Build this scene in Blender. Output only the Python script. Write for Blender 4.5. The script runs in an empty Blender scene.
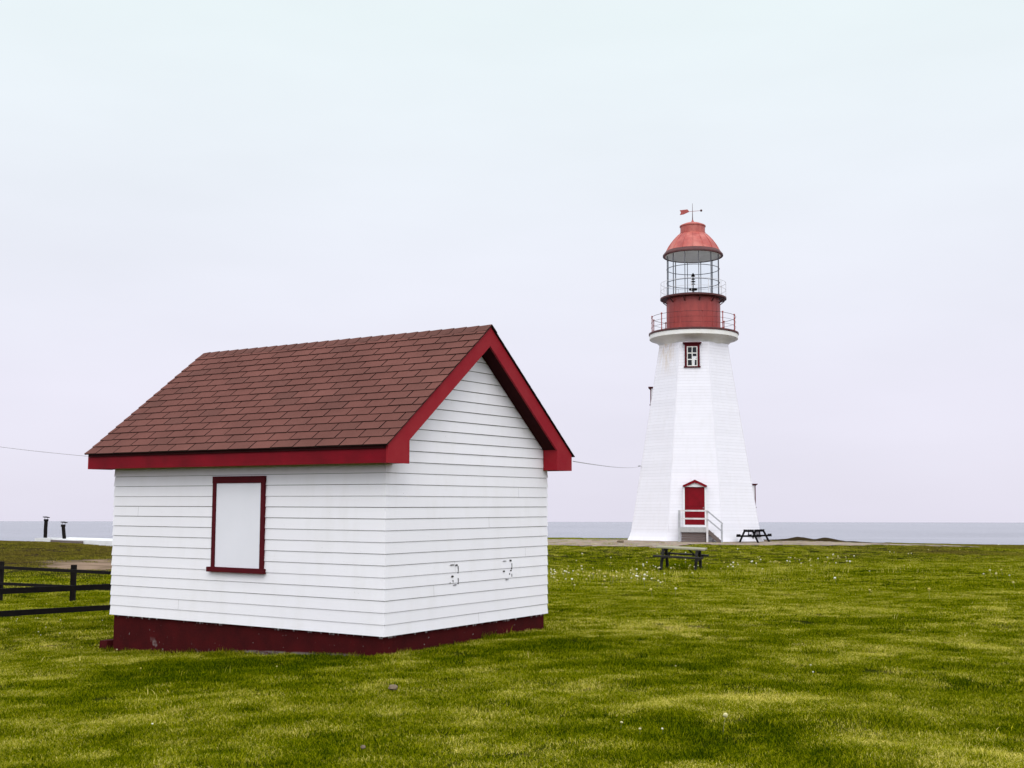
import bpy, math, random
import numpy as np
from mathutils import Matrix, Vector

random.seed(7)
rng = np.random.default_rng(11)
S = bpy.context.scene
C = S.collection
R = math.radians

# ------------------------------------------------------------------ camera
F, PITCH, ROLL, EYE = 1192.0, 0.1135, 0.0014, 1.6
cp, sp_ = math.cos(PITCH), math.sin(PITCH)
cd = bpy.data.cameras.new('camera'); cam = bpy.data.objects.new('camera', cd); C.objects.link(cam)
cd.sensor_width = 36; cd.lens = F * 36 / 1024; cd.clip_start = .1; cd.clip_end = 30000
cam.matrix_world = Matrix.Translation((0, 0, EYE)) @ Matrix.Rotation(math.pi/2 + PITCH, 4, 'X') @ Matrix.Rotation(ROLL, 4, 'Z')
S.camera = cam

def at(px, py, Y):
    """world point at distance Y seen at a photograph pixel (used to read sizes off the photograph)"""
    x, y = px - 512, py - 384
    c, s = math.cos(ROLL), math.sin(ROLL)
    x, y = c*x + s*y, -s*x + c*y
    t = -y / F
    Z = (t*Y*cp + Y*sp_) / (cp - t*sp_)
    d = Y*cp + Z*sp_
    return Vector((x*d/F, Y, Z + EYE))

# ------------------------------------------------------------------ value noise and terrain
_tab = rng.random((8, 256, 256))
def vn(x, y, k=0):
    x = np.asarray(x, float); y = np.asarray(y, float)
    xi = np.floor(x).astype(int); yi = np.floor(y).astype(int)
    fx = x - xi; fy = y - yi
    fx = fx*fx*(3-2*fx); fy = fy*fy*(3-2*fy)
    t = _tab[k]
    a = t[xi & 255, yi & 255]; b = t[(xi+1) & 255, yi & 255]; c = t[xi & 255, (yi+1) & 255]; d = t[(xi+1) & 255, (yi+1) & 255]
    return (a*(1-fx)+b*fx)*(1-fy) + (c*(1-fx)+d*fx)*fy
def fbm(x, y, k=0, o=3):
    s, a, n = 0, 1., 0.
    for i in range(o):
        s = s + a*vn(x*2**i + 17.3*i, y*2**i + 5.1*i, (k+i) % 8); n += a; a *= .5
    return s / n
def sst(a, b, x):
    t = np.clip((x-a)/(b-a), 0, 1); return t*t*(3-2*t)

CTRL = np.array([(0,0,0),(-4,5,-.06),(4,5,.02),(-10,8,-.1),(10,8,.02),(0,9.5,.02),(-1.5,14.2,.01),(-3.5,15.5,-.11),(-5.55,16.9,-.20),(.5,17.2,.05),(-2,20,-.1),
    (-7.2,19.5,-.2),(-12,28,-.30),(-9.6,26.3,-.2),(-13.6,36,.12),(-18,41,.42),(-17.9,46,.67),(-15.5,46,.47),(-21,46,.70),(-30,46,.8),(-12,50,.1),
    (4,20,.0),(8,20,.0),(16,25,.0),(3,30,-.15),(12,33,-.12),(20,38,-.05),(6.5,45.5,-.25),(8,52,-.2),(2,45,-.3),(2,58,.25),(11,64,.30),(11,72,.38),(18,68,.30),(22,60,0),(30,60,-.05),
    (36,84,-.12),(26,80,.05),(5,78,.35),(-30,20,-.3),(30,25,0),(-30,0,0),(30,0,0),(0,-30,0),(-40,-30,0),(40,-30,0),(60,60,-.1),(60,90,-.2),(-60,40,.5)], float)
def _phi(r): return np.sqrt(r*r + 9.0)
_A = _phi(np.hypot(CTRL[:,None,0]-CTRL[None,:,0], CTRL[:,None,1]-CTRL[None,:,1])) + 0.05*np.eye(len(CTRL))*-1
_M = np.block([[_A, np.ones((len(CTRL),1))], [np.ones((1,len(CTRL))), np.zeros((1,1))]])
_W = np.linalg.solve(_M, np.append(CTRL[:,2], 0))
def H(x, y):
    x = np.asarray(x, float); y = np.asarray(y, float)
    h = np.full(np.broadcast(x, y).shape, _W[-1])
    for (cx, cy, _), w in zip(CTRL, _W): h = h + w*_phi(np.hypot(x-cx, y-cy))
    far = np.exp(-np.maximum(np.abs(x)-34, 0)/10 - np.maximum(-y, 0)/10)
    h = h*far
    near = 1 - .6*sst(25, 50, y)
    h = h + near*((.12-.09*np.exp(-(((x+2)/5.5)**2+((y-15)/4.)**2)))*(fbm(x/3.1, y/2.3, 1)-.5) + .06*(fbm(x/.9, y/.8, 3, 2)-.5) + .028*(vn(x/.28, y/.28, 5)-.5))
    # low dark bank on the shore to the right of the lighthouse
    bk = np.exp(-((y-77)/1.5)**2)
    h = h + bk*(.22*np.exp(-((x-18.4)/.6)**2) + .20*np.exp(-((x-20.15)/.75)**2) + (.10*sst(14, 17, x)*(1-sst(21, 25.5, x)))*(.5+fbm(x/.8, y/2, 6)) + .16*(fbm(x/.5, y/.5, 4)-.5)*sst(14, 17, x)*(1-sst(21, 25.5, x)))
    coast = 51 + 34*sst(-13, 1, x) + 2*(vn(x/5, y*0, 2)-.5)
    d = sst(0, 11, y-coast)
    return h*(1-d) + (-9.5)*d

def ground_at(px, py):
    Ys = np.arange(4., 95., .05)
    a, b = at(px, py, 10.), at(px, py, 20.)
    xs_ = a.x + (b.x-a.x)*(Ys-10)/10; zs_ = a.z + (b.z-a.z)*(Ys-10)/10
    hit = np.nonzero(zs_ <= H(xs_, Ys))[0]
    return at(px, py, float(Ys[hit[0]])) if len(hit) else None

# ------------------------------------------------------------------ patches of straw and of darker grass in the lawn
BLOBS = []   # x, y, rx, ry, amount
def blob(px, py, wpx, hpx, amt):
    p = ground_at(px, py)
    if p is None: return
    q = ground_at(px, py - hpx/2) or p; r = ground_at(px, py + hpx/2) or p
    BLOBS.append((p.x, p.y, max(.12, wpx/2/F*p.y), max(.12, (q.y-r.y)/2), amt))
for b in [(755,699,120,13,.62),(680,706,90,8,.34),(880,655,70,10,.40),(912,640,40,6,.35),(940,643,90,8,.25),(1000,623,60,6,.35),(950,712,110,8,.34),(1000,757,50,22,.5),
          (590,622,120,12,.34),(690,630,120,12,.20),(930,577,60,4,.2),(990,648,60,6,.3),(870,741,80,24,.14),(190,683,50,8,.25),(350,687,100,5,.2),(410,692,70,5,.28),(190,720,200,10,.12),
          (60,720,120,12,.12),(50,645,90,14,.2),(100,661,80,8,.22),(400,655,60,8,.4),(480,720,200,30,.10),(300,728,140,10,.12),(560,690,120,14,.08),(80,690,80,8,.1),
          (750,610,160,10,.10),(860,613,120,7,.10),(650,603,160,8,.08),(960,599,120,6,.08),
          (660,666,110,26,-.26),(730,650,120,12,-.18),(830,690,120,16,-.2),(700,730,220,26,-.16),(925,688,150,14,-.14),(245,668,270,24,-.46),(150,682,120,14,-.3),(520,652,170,18,-.30),  # negative amounts darken the grass, strongest along the shed's long wall
          (600,645,100,12,-.2),(100,742,130,18,-.14),(330,745,120,12,-.1),(860,622,120,7,-.28),(690,566,70,9,-.3),(800,560,200,5,-.1),(900,572,160,6,-.22),(780,748,260,30,-.12),(960,585,180,8,-.14),
          (70,600,140,10,-.05),(590,556,80,10,-.1),(620,690,160,16,-.1)]:
    blob(*b)
DIRT = at(108, 562, 38.5)
def dry(x, y):
    x = np.asarray(x, float); y = np.asarray(y, float)
    d = .38 + .17*(fbm(x/5.5, y/7, 0)-.5) + .24*(fbm(x/1.1, y/1.0, 2)-.5) + .45*(vn(x/.33, y/.33, 4)-.5) + .48*(vn(x/.11, y/.11, 6)-.5)*sst(30, 18, y)
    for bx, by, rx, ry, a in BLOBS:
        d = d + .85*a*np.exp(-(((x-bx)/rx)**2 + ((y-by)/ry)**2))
    return np.clip(d, 0, 1)
def brown(x, y):   # heathy brown turf: the mound on the left and the far right shore
    x = np.asarray(x, float); y = np.asarray(y, float)
    m = sst(33, 38, y)*(1-sst(-13, -9, x))
    r = sst(46, 66, y)*sst(12, 24, x)
    n = fbm(x/2.2, y/4., 5)
    return np.clip(m*(.85+1.0*(n-.4)) + r*(.42+2.0*(n-.42)) + bank(x, y), 0, 1)
def bank(x, y): return sst(74.3, 74.9, y)*sst(13.5, 16, x)*(1-sst(24.5, 26.5, x))
def dirt(x, y):
    x = np.asarray(x, float); y = np.asarray(y, float)
    e = ((x-DIRT.x)/2.3)**2 + ((y-DIRT.y)/2.5)**2
    return sst(1.1, .45, e + 1.5*(fbm(x/.8, y/.8, 6)-.45))*(.55+.45*sst(.35, .55, fbm(x/.3, y/.35, 2)))
def gravel(x, y):  # 0..1 inside the gravel strip in front of the lighthouse
    x = np.asarray(x, float); y = np.asarray(y, float)
    e = 1.6*(vn(x/.6, y/.6, 3)-.5) + y - (60. + 4.0*sst(6.5, 11, x) + 4.2*sst(15, 24, x)) + 2.2*(fbm(x/2.3, y/2.3, 1)-.5)
    return sst(-.5, .5, e)*(1-sst(74.6, 75.6, y + (fbm(x/2, y/2, 7)-.5)))*(1-sst(24, 30, x))

# ------------------------------------------------------------------ mesh builder
class MB:
    def __init__(s): s.v = []; s.f = []; s.m = []; s.a = []
    def add(s, vs, fs, mat=0, att=0.5):
        o = len(s.v); s.v += [tuple(p) for p in vs]
        for f in fs: s.f.append(tuple(i+o for i in f)); s.m.append(mat); s.a.append(att)
        return s
    def hexa(s, p, mat=0, att=.5):   # p: 4 bottom then 4 top, both counter-clockwise
        return s.add(p, [(3,2,1,0),(4,5,6,7),(0,1,5,4),(1,2,6,5),(2,3,7,6),(3,0,4,7)], mat, att)
    def box(s, lo, hi, mat=0, att=.5):
        (a,b,c),(d,e,f) = lo, hi
        return s.hexa([(a,b,c),(d,b,c),(d,e,c),(a,e,c),(a,b,f),(d,b,f),(d,e,f),(a,e,f)], mat, att)
    def bar(s, p, q, w, h, up=(0,0,1), mat=0, att=.5):
        p, q = Vector(p), Vector(q); d = (q-p).normalized(); up = Vector(up)
        x = d.cross(up)
        if x.length < 1e-4: x = d.cross(Vector((1,0,0)))
        x.normalize(); u = x.cross(d).normalized(); x *= w/2; u *= h/2
        return s.hexa([p-x-u, p+x-u, q+x-u, q-x-u, p-x+u, p+x+u, q+x+u, q-x+u], mat, att)
    def prism(s, poly, y0, y1, mat=0):   # poly in x,z; extruded along y
        n = len(poly)
        vs = [(x,y0,z) for x,z in poly] + [(x,y1,z) for x,z in poly]
        return s.add(vs, [tuple(range(n)), tuple(range(2*n-1, n-1, -1))] + [((i+1)%n, i, n+i, n+(i+1)%n) for i in range(n)], mat)
    def lathe(s, prof, n=48, phase=0., mat=0, closed=False):
        vs = []; fs = []; k = len(prof)
        for r, z in prof:
            for i in range(n):
                t = phase + 2*math.pi*i/n; vs.append((r*math.cos(t), r*math.sin(t), z))
        for j in range(k-1):
            for i in range(n): fs.append((j*n+i, j*n+(i+1)%n, (j+1)*n+(i+1)%n, (j+1)*n+i))
        if closed:
            for i in range(n): fs.append(((k-1)*n+i, (k-1)*n+(i+1)%n, (i+1)%n, i))
        else:
            if prof[0][0] > 1e-4: fs.append(tuple(range(n-1, -1, -1)))
            if prof[-1][0] > 1e-4: fs.append(tuple((k-1)*n+i for i in range(n)))
        return s.add(vs, fs, mat)
    def tube(s, pts, r, n=8, mat=0, loop=False):
        pts = [Vector(p) for p in pts]; k = len(pts); vs = []; fs = []
        rr = r if isinstance(r, (list, tuple)) else [r]*k
        for j, p in enumerate(pts):
            a = pts[(j-1) % k] if (loop or j > 0) else p; b = pts[(j+1) % k] if (loop or j < k-1) else p
            d = (b-a).normalized(); x = d.cross(Vector((0,0,1)) if abs(d.z) < .9 else Vector((0,1,0)))
            x.normalize(); u = x.cross(d)
            for i in range(n):
                t = 2*math.pi*i/n; vs.append(p + (x*math.cos(t) + u*math.sin(t))*rr[j])
        for j in range(k if loop else k-1):
            for i in range(n): fs.append((j*n+i, j*n+(i+1)%n, ((j+1)%k)*n+(i+1)%n, ((j+1)%k)*n+i))
        if not loop: fs += [tuple(range(n-1,-1,-1)), tuple((k-1)*n+i for i in range(n))]
        return s.add(vs, fs, mat)
    def xf(s, M):
        s.v = [tuple(M @ Vector(p)) for p in s.v]; return s
    def build(s, name, mats, parent=None, smooth=False):
        me = bpy.data.meshes.new(name); me.from_pydata(s.v, [], s.f)
        for m in (mats if isinstance(mats, (list, tuple)) else [mats]): me.materials.append(m)
        me.polygons.foreach_set('material_index', s.m)
        at_ = me.attributes.new('tint', 'FLOAT', 'FACE'); at_.data.foreach_set('value', s.a)
        import bmesh
        bm = bmesh.new(); bm.from_mesh(me); bmesh.ops.recalc_face_normals(bm, faces=bm.faces); bm.to_mesh(me); bm.free()
        if smooth:
            me.polygons.foreach_set('use_smooth', [True]*len(me.polygons))
            try: me.set_sharp_from_angle(angle=R(35))
            except Exception: pass
        o = bpy.data.objects.new(name, me); C.objects.link(o)
        if parent: o.parent = parent
        return o
def tag(o, label=None, cat=None, group=None, kind=None):
    for k, v in (('label', label), ('category', cat), ('group', group), ('kind', kind)):
        if v: o[k] = v
    return o
def thing(name, label, cat, loc, rot=(0,0,0), group=None):
    o = bpy.data.objects.new(name, None); C.objects.link(o); o.location = loc; o.rotation_euler = rot
    o.empty_display_size = .2
    return tag(o, label, cat, group)

# ------------------------------------------------------------------ materials
class NT:
    def __init__(s, name):
        s.m = bpy.data.materials.new(name); s.m.use_nodes = True; s.t = s.m.node_tree; s.t.nodes.clear()
        s.out = s.n('ShaderNodeOutputMaterial')
    def n(s, ty, **kw):
        x = s.t.nodes.new(ty)
        for k, v in kw.items():
            if k.startswith('i_'):
                key = k[2:]; x.inputs[int(key) if key.isdigit() else key.replace('_', ' ')].default_value = v
            else: setattr(x, k, v)
        return x
    def l(s, a, b): s.t.links.new(a, b)
    def noise(s, scale, detail=4, vec=None, rough=.6):
        x = s.n('ShaderNodeTexNoise'); x.inputs['Scale'].default_value = scale; x.inputs['Detail'].default_value = detail; x.inputs['Roughness'].default_value = rough
        if vec is not None: s.l(vec, x.inputs['Vector'])
        return x.outputs['Fac']
    def ramp(s, fac, stops):
        x = s.n('ShaderNodeValToRGB'); e = x.color_ramp.elements
        while len(e) < len(stops): e.new(.5)
        for el, (p, c) in zip(e, stops):
            el.position = p; el.color = (c, c, c, 1) if isinstance(c, (int, float)) else (*c, 1)
        s.l(fac, x.inputs[0]); return x.outputs[0]
    def mix(s, fac, a, b, bt='MIX'):
        x = s.n('ShaderNodeMix'); x.data_type = 'RGBA'; x.blend_type = bt
        for k, v in ((0, fac), (6, a), (7, b)):
            if hasattr(v, 'is_linked') or isinstance(v, bpy.types.NodeSocket): s.l(v, x.inputs[k])
            else: x.inputs[k].default_value = v if k == 0 else (*v, 1)
        return x.outputs[2]
    def math(s, op, a, b=None, clamp=False):
        x = s.n('ShaderNodeMath'); x.operation = op; x.use_clamp = clamp
        for k, v in ((0, a), (1, b)):
            if v is None: continue
            if isinstance(v, bpy.types.NodeSocket): s.l(v, x.inputs[k])
            else: x.inputs[k].default_value = v
        return x.outputs[0]
    def maprange(s, v, a, b, c=0., d=1.):
        x = s.n('ShaderNodeMapRange'); s.l(v, x.inputs[0])
        for k, q in enumerate((a, b, c, d)): x.inputs[k+1].default_value = q
        return x.outputs[0]
    def obj(s): return s.n('ShaderNodeTexCoord').outputs['Object']
    def mapping(s, v, scale=(1,1,1)):
        x = s.n('ShaderNodeMapping'); x.inputs['Scale'].default_value = scale; s.l(v, x.inputs[0]); return x.outputs[0]
    def attr(s, name, ty='GEOMETRY'):
        x = s.n('ShaderNodeAttribute'); x.attribute_name = name; x.attribute_type = ty; return x
    def pbr(s, col, rough=.6, spec=.5, bump=None, bstr=.2, bdist=.01, metal=0):
        b = s.n('ShaderNodeBsdfPrincipled')
        if isinstance(col, bpy.types.NodeSocket): s.l(col, b.inputs['Base Color'])
        else: b.inputs['Base Color'].default_value = (*col, 1)
        if isinstance(rough, bpy.types.NodeSocket): s.l(rough, b.inputs['Roughness'])
        else: b.inputs['Roughness'].default_value = rough
        b.inputs['Specular IOR Level'].default_value = spec; b.inputs['Metallic'].default_value = metal
        if bump is not None:
            q = s.n('ShaderNodeBump'); q.inputs['Strength'].default_value = bstr; q.inputs['Distance'].default_value = bdist
            s.l(bump, q.inputs['Height']); s.l(q.outputs[0], b.inputs['Normal'])
        s.l(b.outputs[0], s.out.inputs[0]); return b

def paint(name, c1, c2, scale=6, rough=.55, stretch=(1,1,1), spec=.4, bstr=.15):
    t = NT(name); v = t.mapping(t.obj(), stretch)
    f = t.noise(scale, 5, v); g = t.noise(scale*9, 3, v)
    col = t.mix(t.ramp(f, [(.3, 0.), (.7, 1.)]), c1, c2)
    t.pbr(col, rough, spec, g, bstr, .004); return t.m

def siding(name, c, rust=False):
    t = NT(name); o = t.obj()
    streak = t.noise(3.0, 4, t.mapping(o, (1.2, 1.2, .35)))
    fine = t.noise(22, 4, t.mapping(o, (.25, .25, 4)))
    blot = t.noise(.9, 3, o)
    col = t.mix(t.ramp(streak, [(.48, 0.), (.85, .55)]), c, tuple(x*k for x, k in zip(c, (.86, .85, .80))))
    col = t.mix(t.ramp(blot, [(.45, 0.), (.8, .5)]), col, tuple(x*k for x, k in zip(c, (.93, .92, .92))))
    tint = t.attr('tint').outputs['Fac']
    col = t.mix(t.maprange(tint, 0, 1, .0, .5), col, tuple(x*.9 for x in c))
    # a few flecks where paint has come off
    fl = t.noise(34, 2, t.mapping(o, (1, 1, 2.0)))
    col = t.mix(t.ramp(fl, [(.765, 0.), (.79, .8)]), col, (.22, .19, .16))
    if rust:
        sx = t.n('ShaderNodeSeparateXYZ'); t.l(o, sx.inputs[0])
        top = t.maprange(sx.outputs[2], rust[1]-2.3, rust[1]-.2)
        gx = t.math('ABSOLUTE', t.math('ADD', sx.outputs[0], -rust[0]))
        gx = t.maprange(gx, .1, .6, 1, 0)
        fy = t.maprange(sx.outputs[1], 0, -1, 0, 1)
        st = t.ramp(t.noise(4, 4, t.mapping(o, (2.2, 2.2, .25))), [(.36, 0.), (.58, 1.)])
        m = t.math('MULTIPLY', t.math('MULTIPLY', top, gx), t.math('MULTIPLY', st, fy), True)
        col = t.mix(t.math('MULTIPLY', m, .65), col, (.50, .34, .15))
    t.pbr(col, .62, .3, fine, .25, .004); return t.m

M = {}
M['siding'] = siding('white_clapboard_paint', (.825, .80, .83))
M['tower_siding'] = siding('white_tower_paint', (.75, .728, .772), (-1.6, 11.9))
M['white'] = paint('white_trim_paint', (.78, .77, .79), (.70, .69, .70), 5)
M['cornice'] = paint('cornice_paint', (.79, .77, .75), (.70, .67, .61), 2.5)
M['panel'] = paint('board_paint', (.76, .745, .79), (.72, .71, .75), 1.5, .5)
M['red'] = paint('red_fascia_paint', (.20, .002, .010), (.13, .002, .007), 3, .6, (1,1,1), .12)
M['rake'] = paint('lighter_red_rake_paint', (.25, .004, .013), (.28, .018, .024), 2.2, .6, (1,1,1), .12)  # slightly lighter red than the eave fascias, mottled between two tones
M['maroon'] = paint('maroon_trim_paint', (.085, .004, .008), (.060, .004, .007), 5, .65, (1,1,1), .1)
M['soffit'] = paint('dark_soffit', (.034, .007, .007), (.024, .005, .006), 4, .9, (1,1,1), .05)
M['gap'] = paint('unpainted_wood', (.20, .19, .15), (.13, .125, .09), 8, .9)
M['chip'] = paint('bare_weathered_wood', (.05, .045, .042), (.025, .022, .02), 8, .9)
M['black'] = paint('black_fence_paint', (.006, .005, .005), (.012, .009, .008), 7, .85, (1,1,1), .08)
M['iron'] = paint('dark_iron', (.05, .012, .012), (.10, .02, .018), 6, .6)
M['metal_grey'] = paint('grey_metal', (.30, .30, .32), (.42, .42, .44), 6, .5)
M['rail_white'] = paint('weathered_rail_paint', (.66, .62, .62), (.48, .46, .46), 4, .6)
M['greywood'] = paint('grey_deck_wood', (.42, .41, .41), (.30, .29, .28), 5, .8, (3,.5,1))
M['crib'] = paint('dark_crib_wood', (.16, .12, .11), (.09, .07, .065), 5, .9, (.6,1,6))
M['darkwood'] = paint('dark_stained_wood', (.014, .012, .011), (.03, .027, .023), 4, .8, (1,6,1), .12)
M['topwood'] = paint('sky_paled_table_wood', (.33, .30, .20), (.21, .19, .13), 3, .75, (1,8,1), .4)  # dark wood coloured paler, standing in for sky reflection on the top
M['blackwood'] = paint('black_table_wood', (.006, .005, .006), (.011, .009, .010), 4, .85, (1,6,1), .08)
M['concrete'] = paint('whitewashed_concrete', (.72, .71, .72), (.55, .54, .53), 1.5, .8)
M['glassdark'] = paint('dark_window_glass', (.010, .012, .015), (.016, .018, .022), 2, .25, (1,1,1), .15, 0)
M['curtain'] = paint('white_curtain', (.72, .72, .74), (.62, .62, .64), 10, .9)
M['lining'] = paint('lantern_ceiling', (.80, .76, .72), (.72, .67, .62), 3, .7)
M['rock'] = paint('rock', (.10, .075, .05), (.24, .18, .12), 14, .95, (1,1,1), .2, .6)
M['cable'] = paint('cable_sheath', (.42, .40, .42), (.38, .36, .38), 3, .6)

def red_metal(name, c1, c2, fade):
    t = NT(name); o = t.obj()
    f = t.noise(2.2, 5, t.mapping(o, (1.6, 1.6, .35))); g = t.noise(1.1, 3, o)
    col = t.mix(t.ramp(f, [(.35, 0.), (.65, 1.)]), c1, c2)
    col = t.mix(t.ramp(g, [(.45, 0.), (.7, .7)]), col, fade)
    t.pbr(col, .48, .5, f, .1, .01); return t.m
M['dome'] = red_metal('faded_red_roof_paint', (.42, .068, .048), (.29, .036, .028), (.54, .165, .125))
M['drum'] = red_metal('red_steel_paint', (.31, .030, .022), (.23, .020, .016), (.36, .048, .036))
M['doorred'] = paint('red_door_paint', (.20, .0015, .008), (.14, .0015, .006), 3, .5, (1,1,1), .12)

M['frame'] = paint('dark_grey_frame', (.075, .075, .09), (.12, .12, .14), 6, .6)
t = NT('clear_lantern_glass')
gl = t.n('ShaderNodeBsdfGlossy', i_Roughness=.03); tr = t.n('ShaderNodeBsdfTransparent'); tr.inputs[0].default_value = (.95, .97, .98, 1)
fr = t.n('ShaderNodeFresnel', i_IOR=1.08); ms = t.n('ShaderNodeMixShader')
t.l(fr.outputs[0], ms.inputs[0]); t.l(tr.outputs[0], ms.inputs[1]); t.l(gl.outputs[0], ms.inputs[2]); t.l(ms.outputs[0], t.out.inputs[0])
M['glass'] = t.m

t = NT('asphalt_shingle'); o = t.obj()
tint = t.attr('tint').outputs['Fac']
col = t.ramp(tint, [(0., (.074, .028, .021)), (.5, (.110, .036, .027)), (1., (.142, .052, .040))])
gr = t.noise(150, 2, o, .8); big = t.noise(1.3, 4, o)
col = t.mix(t.ramp(gr, [(.35, 0.), (.65, 1.)]), col, t.mix(.6, col, (.22, .105, .09)))
col = t.mix(t.ramp(big, [(.35, 0.), (.8, .45)]), col, (.055, .024, .019))
t.pbr(col, .95, .08, gr, .5, .004); M['shingle'] = t.m
M['shingle_edge'] = paint('shingle_cut_edge', (.03, .014, .012), (.02, .01, .009), 9, .95, (1,1,1), .1)

# maroon masonry foundation with drips of white paint along its head and bare mortar at its foot
t = NT('foundation_paint'); o = t.obj()
sx = t.n('ShaderNodeSeparateXYZ'); t.l(o, sx.inputs[0])
f = t.noise(4, 5, o); col = t.mix(t.ramp(f, [(.3, 0.), (.7, 1.)]), (.060, .0055, .006), (.036, .0045, .005))
head = t.maprange(sx.outputs[2], .155, .19)
d1 = t.ramp(t.noise(7, 4, t.mapping(o, (2, 2, .5)), .7), [(.56, 0.), (.60, 1.)])
col = t.mix(t.math('MULTIPLY', head, d1), col, (.7, .68, .68))
foot = t.maprange(sx.outputs[2], -.06, -.18)
d2 = t.ramp(t.noise(2.3, 4, o, .7), [(.60, 0.), (.70, .8)])
col = t.mix(t.math('MULTIPLY', foot, d2), col, (.33, .29, .28))
strip = t.math('MULTIPLY', t.maprange(sx.outputs[1], 2.6, 2.2), t.maprange(sx.outputs[1], .35, .7), True)
lean = t.math('ADD', sx.outputs[2], t.math('MULTIPLY', sx.outputs[1], .042))
strip = t.math('MULTIPLY', strip, t.maprange(lean, -.018, -.045), True)
d3 = t.ramp(t.noise(5, 4, t.mapping(o, (1, 1, 2.5)), .7), [(.40, 0.), (.52, .85)])
col = t.mix(t.math('MULTIPLY', strip, d3), col, (.25, .22, .215))
spk = t.ramp(t.noise(26, 2, o), [(.73, 0.), (.76, .7)])
col = t.mix(spk, col, (.5, .47, .46))
t.pbr(col, .85, .06, t.noise(30, 4, o), .5, .01); M['foundation'] = t.m

# lawn ground
t = NT('turf_soil'); o = t.n('ShaderNodeNewGeometry').outputs['Position']
dr = t.attr('dry').outputs['Fac']; br = t.attr('brown').outputs['Fac']; di = t.attr('dirt').outputs['Fac']
fn = t.noise(9, 5, o, .75); f2 = t.noise(1.7, 4, o)
g = t.ramp(dr, [(.0, (.010, .015, .001)), (.35, (.030, .036, .002)), (.62, (.10, .085, .018)), (1., (.28, .22, .09))])
g = t.mix(t.ramp(fn, [(.3, 0.), (.7, 1.)]), t.mix(.5, g, (.02, .022, .006)), g)
g = t.mix(br, g, (.034, .024, .012))
g = t.mix(di, g, t.mix(f2, (.30, .21, .15), (.17, .12, .085)))
t.pbr(g, 1., 0., fn, .6, .03); M['turf'] = t.m

t = NT('gravel'); o = t.n('ShaderNodeNewGeometry').outputs['Position']
vr = t.n('ShaderNodeTexVoronoi', i_Scale=14.); t.l(o, vr.inputs['Vector'])
f = t.noise(1.2, 5, o, .7)
c = t.mix(t.ramp(f, [(.35, 0.), (.65, 1.)]), (.19, .145, .105), (.34, .275, .215))
c = t.mix(.35, c, vr.outputs['Color'], 'SOFT_LIGHT')
t.pbr(c, .95, .1, vr.outputs['Distance'], .6, .05); M['gravel'] = t.m

t = NT('sea_water'); o = t.n('ShaderNodeNewGeometry').outputs['Position']
w1 = t.noise(.22, 6, t.mapping(o, (1, .8, 1)), .72); w2 = t.noise(.011, 4, t.mapping(o, (.4, 1.6, 1)))
b = t.pbr(t.mix(t.ramp(w2, [(.35, 0.), (.7, 1.)]), (.14, .14, .18), (.24, .235, .285)), .25, .5, w1, .9, .9)
M['sea'] = t.m

# grass blades: per blade shade from the tuft mesh, dryness carried by each tuft
t = NT('grass_blade')
bt = t.attr('shade').outputs['Fac']; dr = t.attr('dry', 'INSTANCER').outputs['Fac']; br = t.attr('brown', 'INSTANCER').outputs['Fac']
k = t.math('ADD', dr, t.math('MULTIPLY', t.math('ADD', bt, -.5), .95), True)
g = t.ramp(k, [(.0, (.018, .036, .001)), (.26, (.098, .130, .001)), (.50, (.228, .245, .001)), (.74, (.40, .365, .014)), (1., (.78, .65, .19))])
g = t.mix(t.math('MULTIPLY', br, .85), g, t.mix(bt, (.070, .050, .012), (.19, .135, .036)))
d = t.n('ShaderNodeBsdfPrincipled', i_Roughness=.55); d.inputs['Specular IOR Level'].default_value = .0; t.l(g, d.inputs['Base Color'])
tl = t.n('ShaderNodeBsdfTranslucent'); t.l(t.mix(1., g, (1., 1.1, .5), 'MULTIPLY'), tl.inputs[0])
ms = t.n('ShaderNodeMixShader'); ms.inputs[0].default_value = .3
t.l(d.outputs[0], ms.inputs[1]); t.l(tl.outputs[0], ms.inputs[2]); t.l(ms.outputs[0], t.out.inputs[0]); M['grass'] = t.m
t = NT('dandelion_fluff'); oi = t.n('ShaderNodeObjectInfo').outputs['Random']
t.pbr(t.ramp(oi, [(0., (.38, .31, .05)), (.4, (.48, .42, .14)), (.7, (.58, .54, .32)), (1., (.74, .71, .56))]), .95, .05); M['puff'] = t.m
M['stalk'] = paint('dandelion_stalk', (.16, .17, .04), (.20, .18, .07), 9, .7)

# ------------------------------------------------------------------ ground, gravel, sea
def grid_mesh(name, xs, ys, mat, lift=0., mask=None, attrs=True):
    X, Y = np.meshgrid(xs, ys); Z = H(X, Y) + lift
    nx, ny = len(xs), len(ys)
    co = np.stack([X, Y, Z], -1).reshape(-1, 3)
    i = np.arange(nx*ny).reshape(ny, nx)
    q = np.stack([i[:-1,:-1], i[:-1,1:], i[1:,1:], i[1:,:-1]], -1).reshape(-1, 4)
    if mask is not None:
        k = mask(X, Y).reshape(-1); q = q[(k[q] > .5).all(1)]
        used = np.unique(q); mp = np.full(nx*ny, -1); mp[used] = np.arange(len(used)); co = co[used]; q = mp[q]
    me = bpy.data.meshes.new(name); me.from_pydata(co.tolist(), [], q.tolist())
    me.polygons.foreach_set('use_smooth', [True]*len(me.polygons)); me.materials.append(mat)
    if attrs:
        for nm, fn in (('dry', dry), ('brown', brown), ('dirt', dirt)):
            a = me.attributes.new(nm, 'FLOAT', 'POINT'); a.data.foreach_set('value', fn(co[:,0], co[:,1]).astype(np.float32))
    ob = bpy.data.objects.new(name, me); C.objects.link(ob); return ob
def axis(segs):
    r = []
    for a, b, st in segs: r += list(np.arange(a, b-1e-6, st))
    return np.array(r + [segs[-1][1]])
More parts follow.
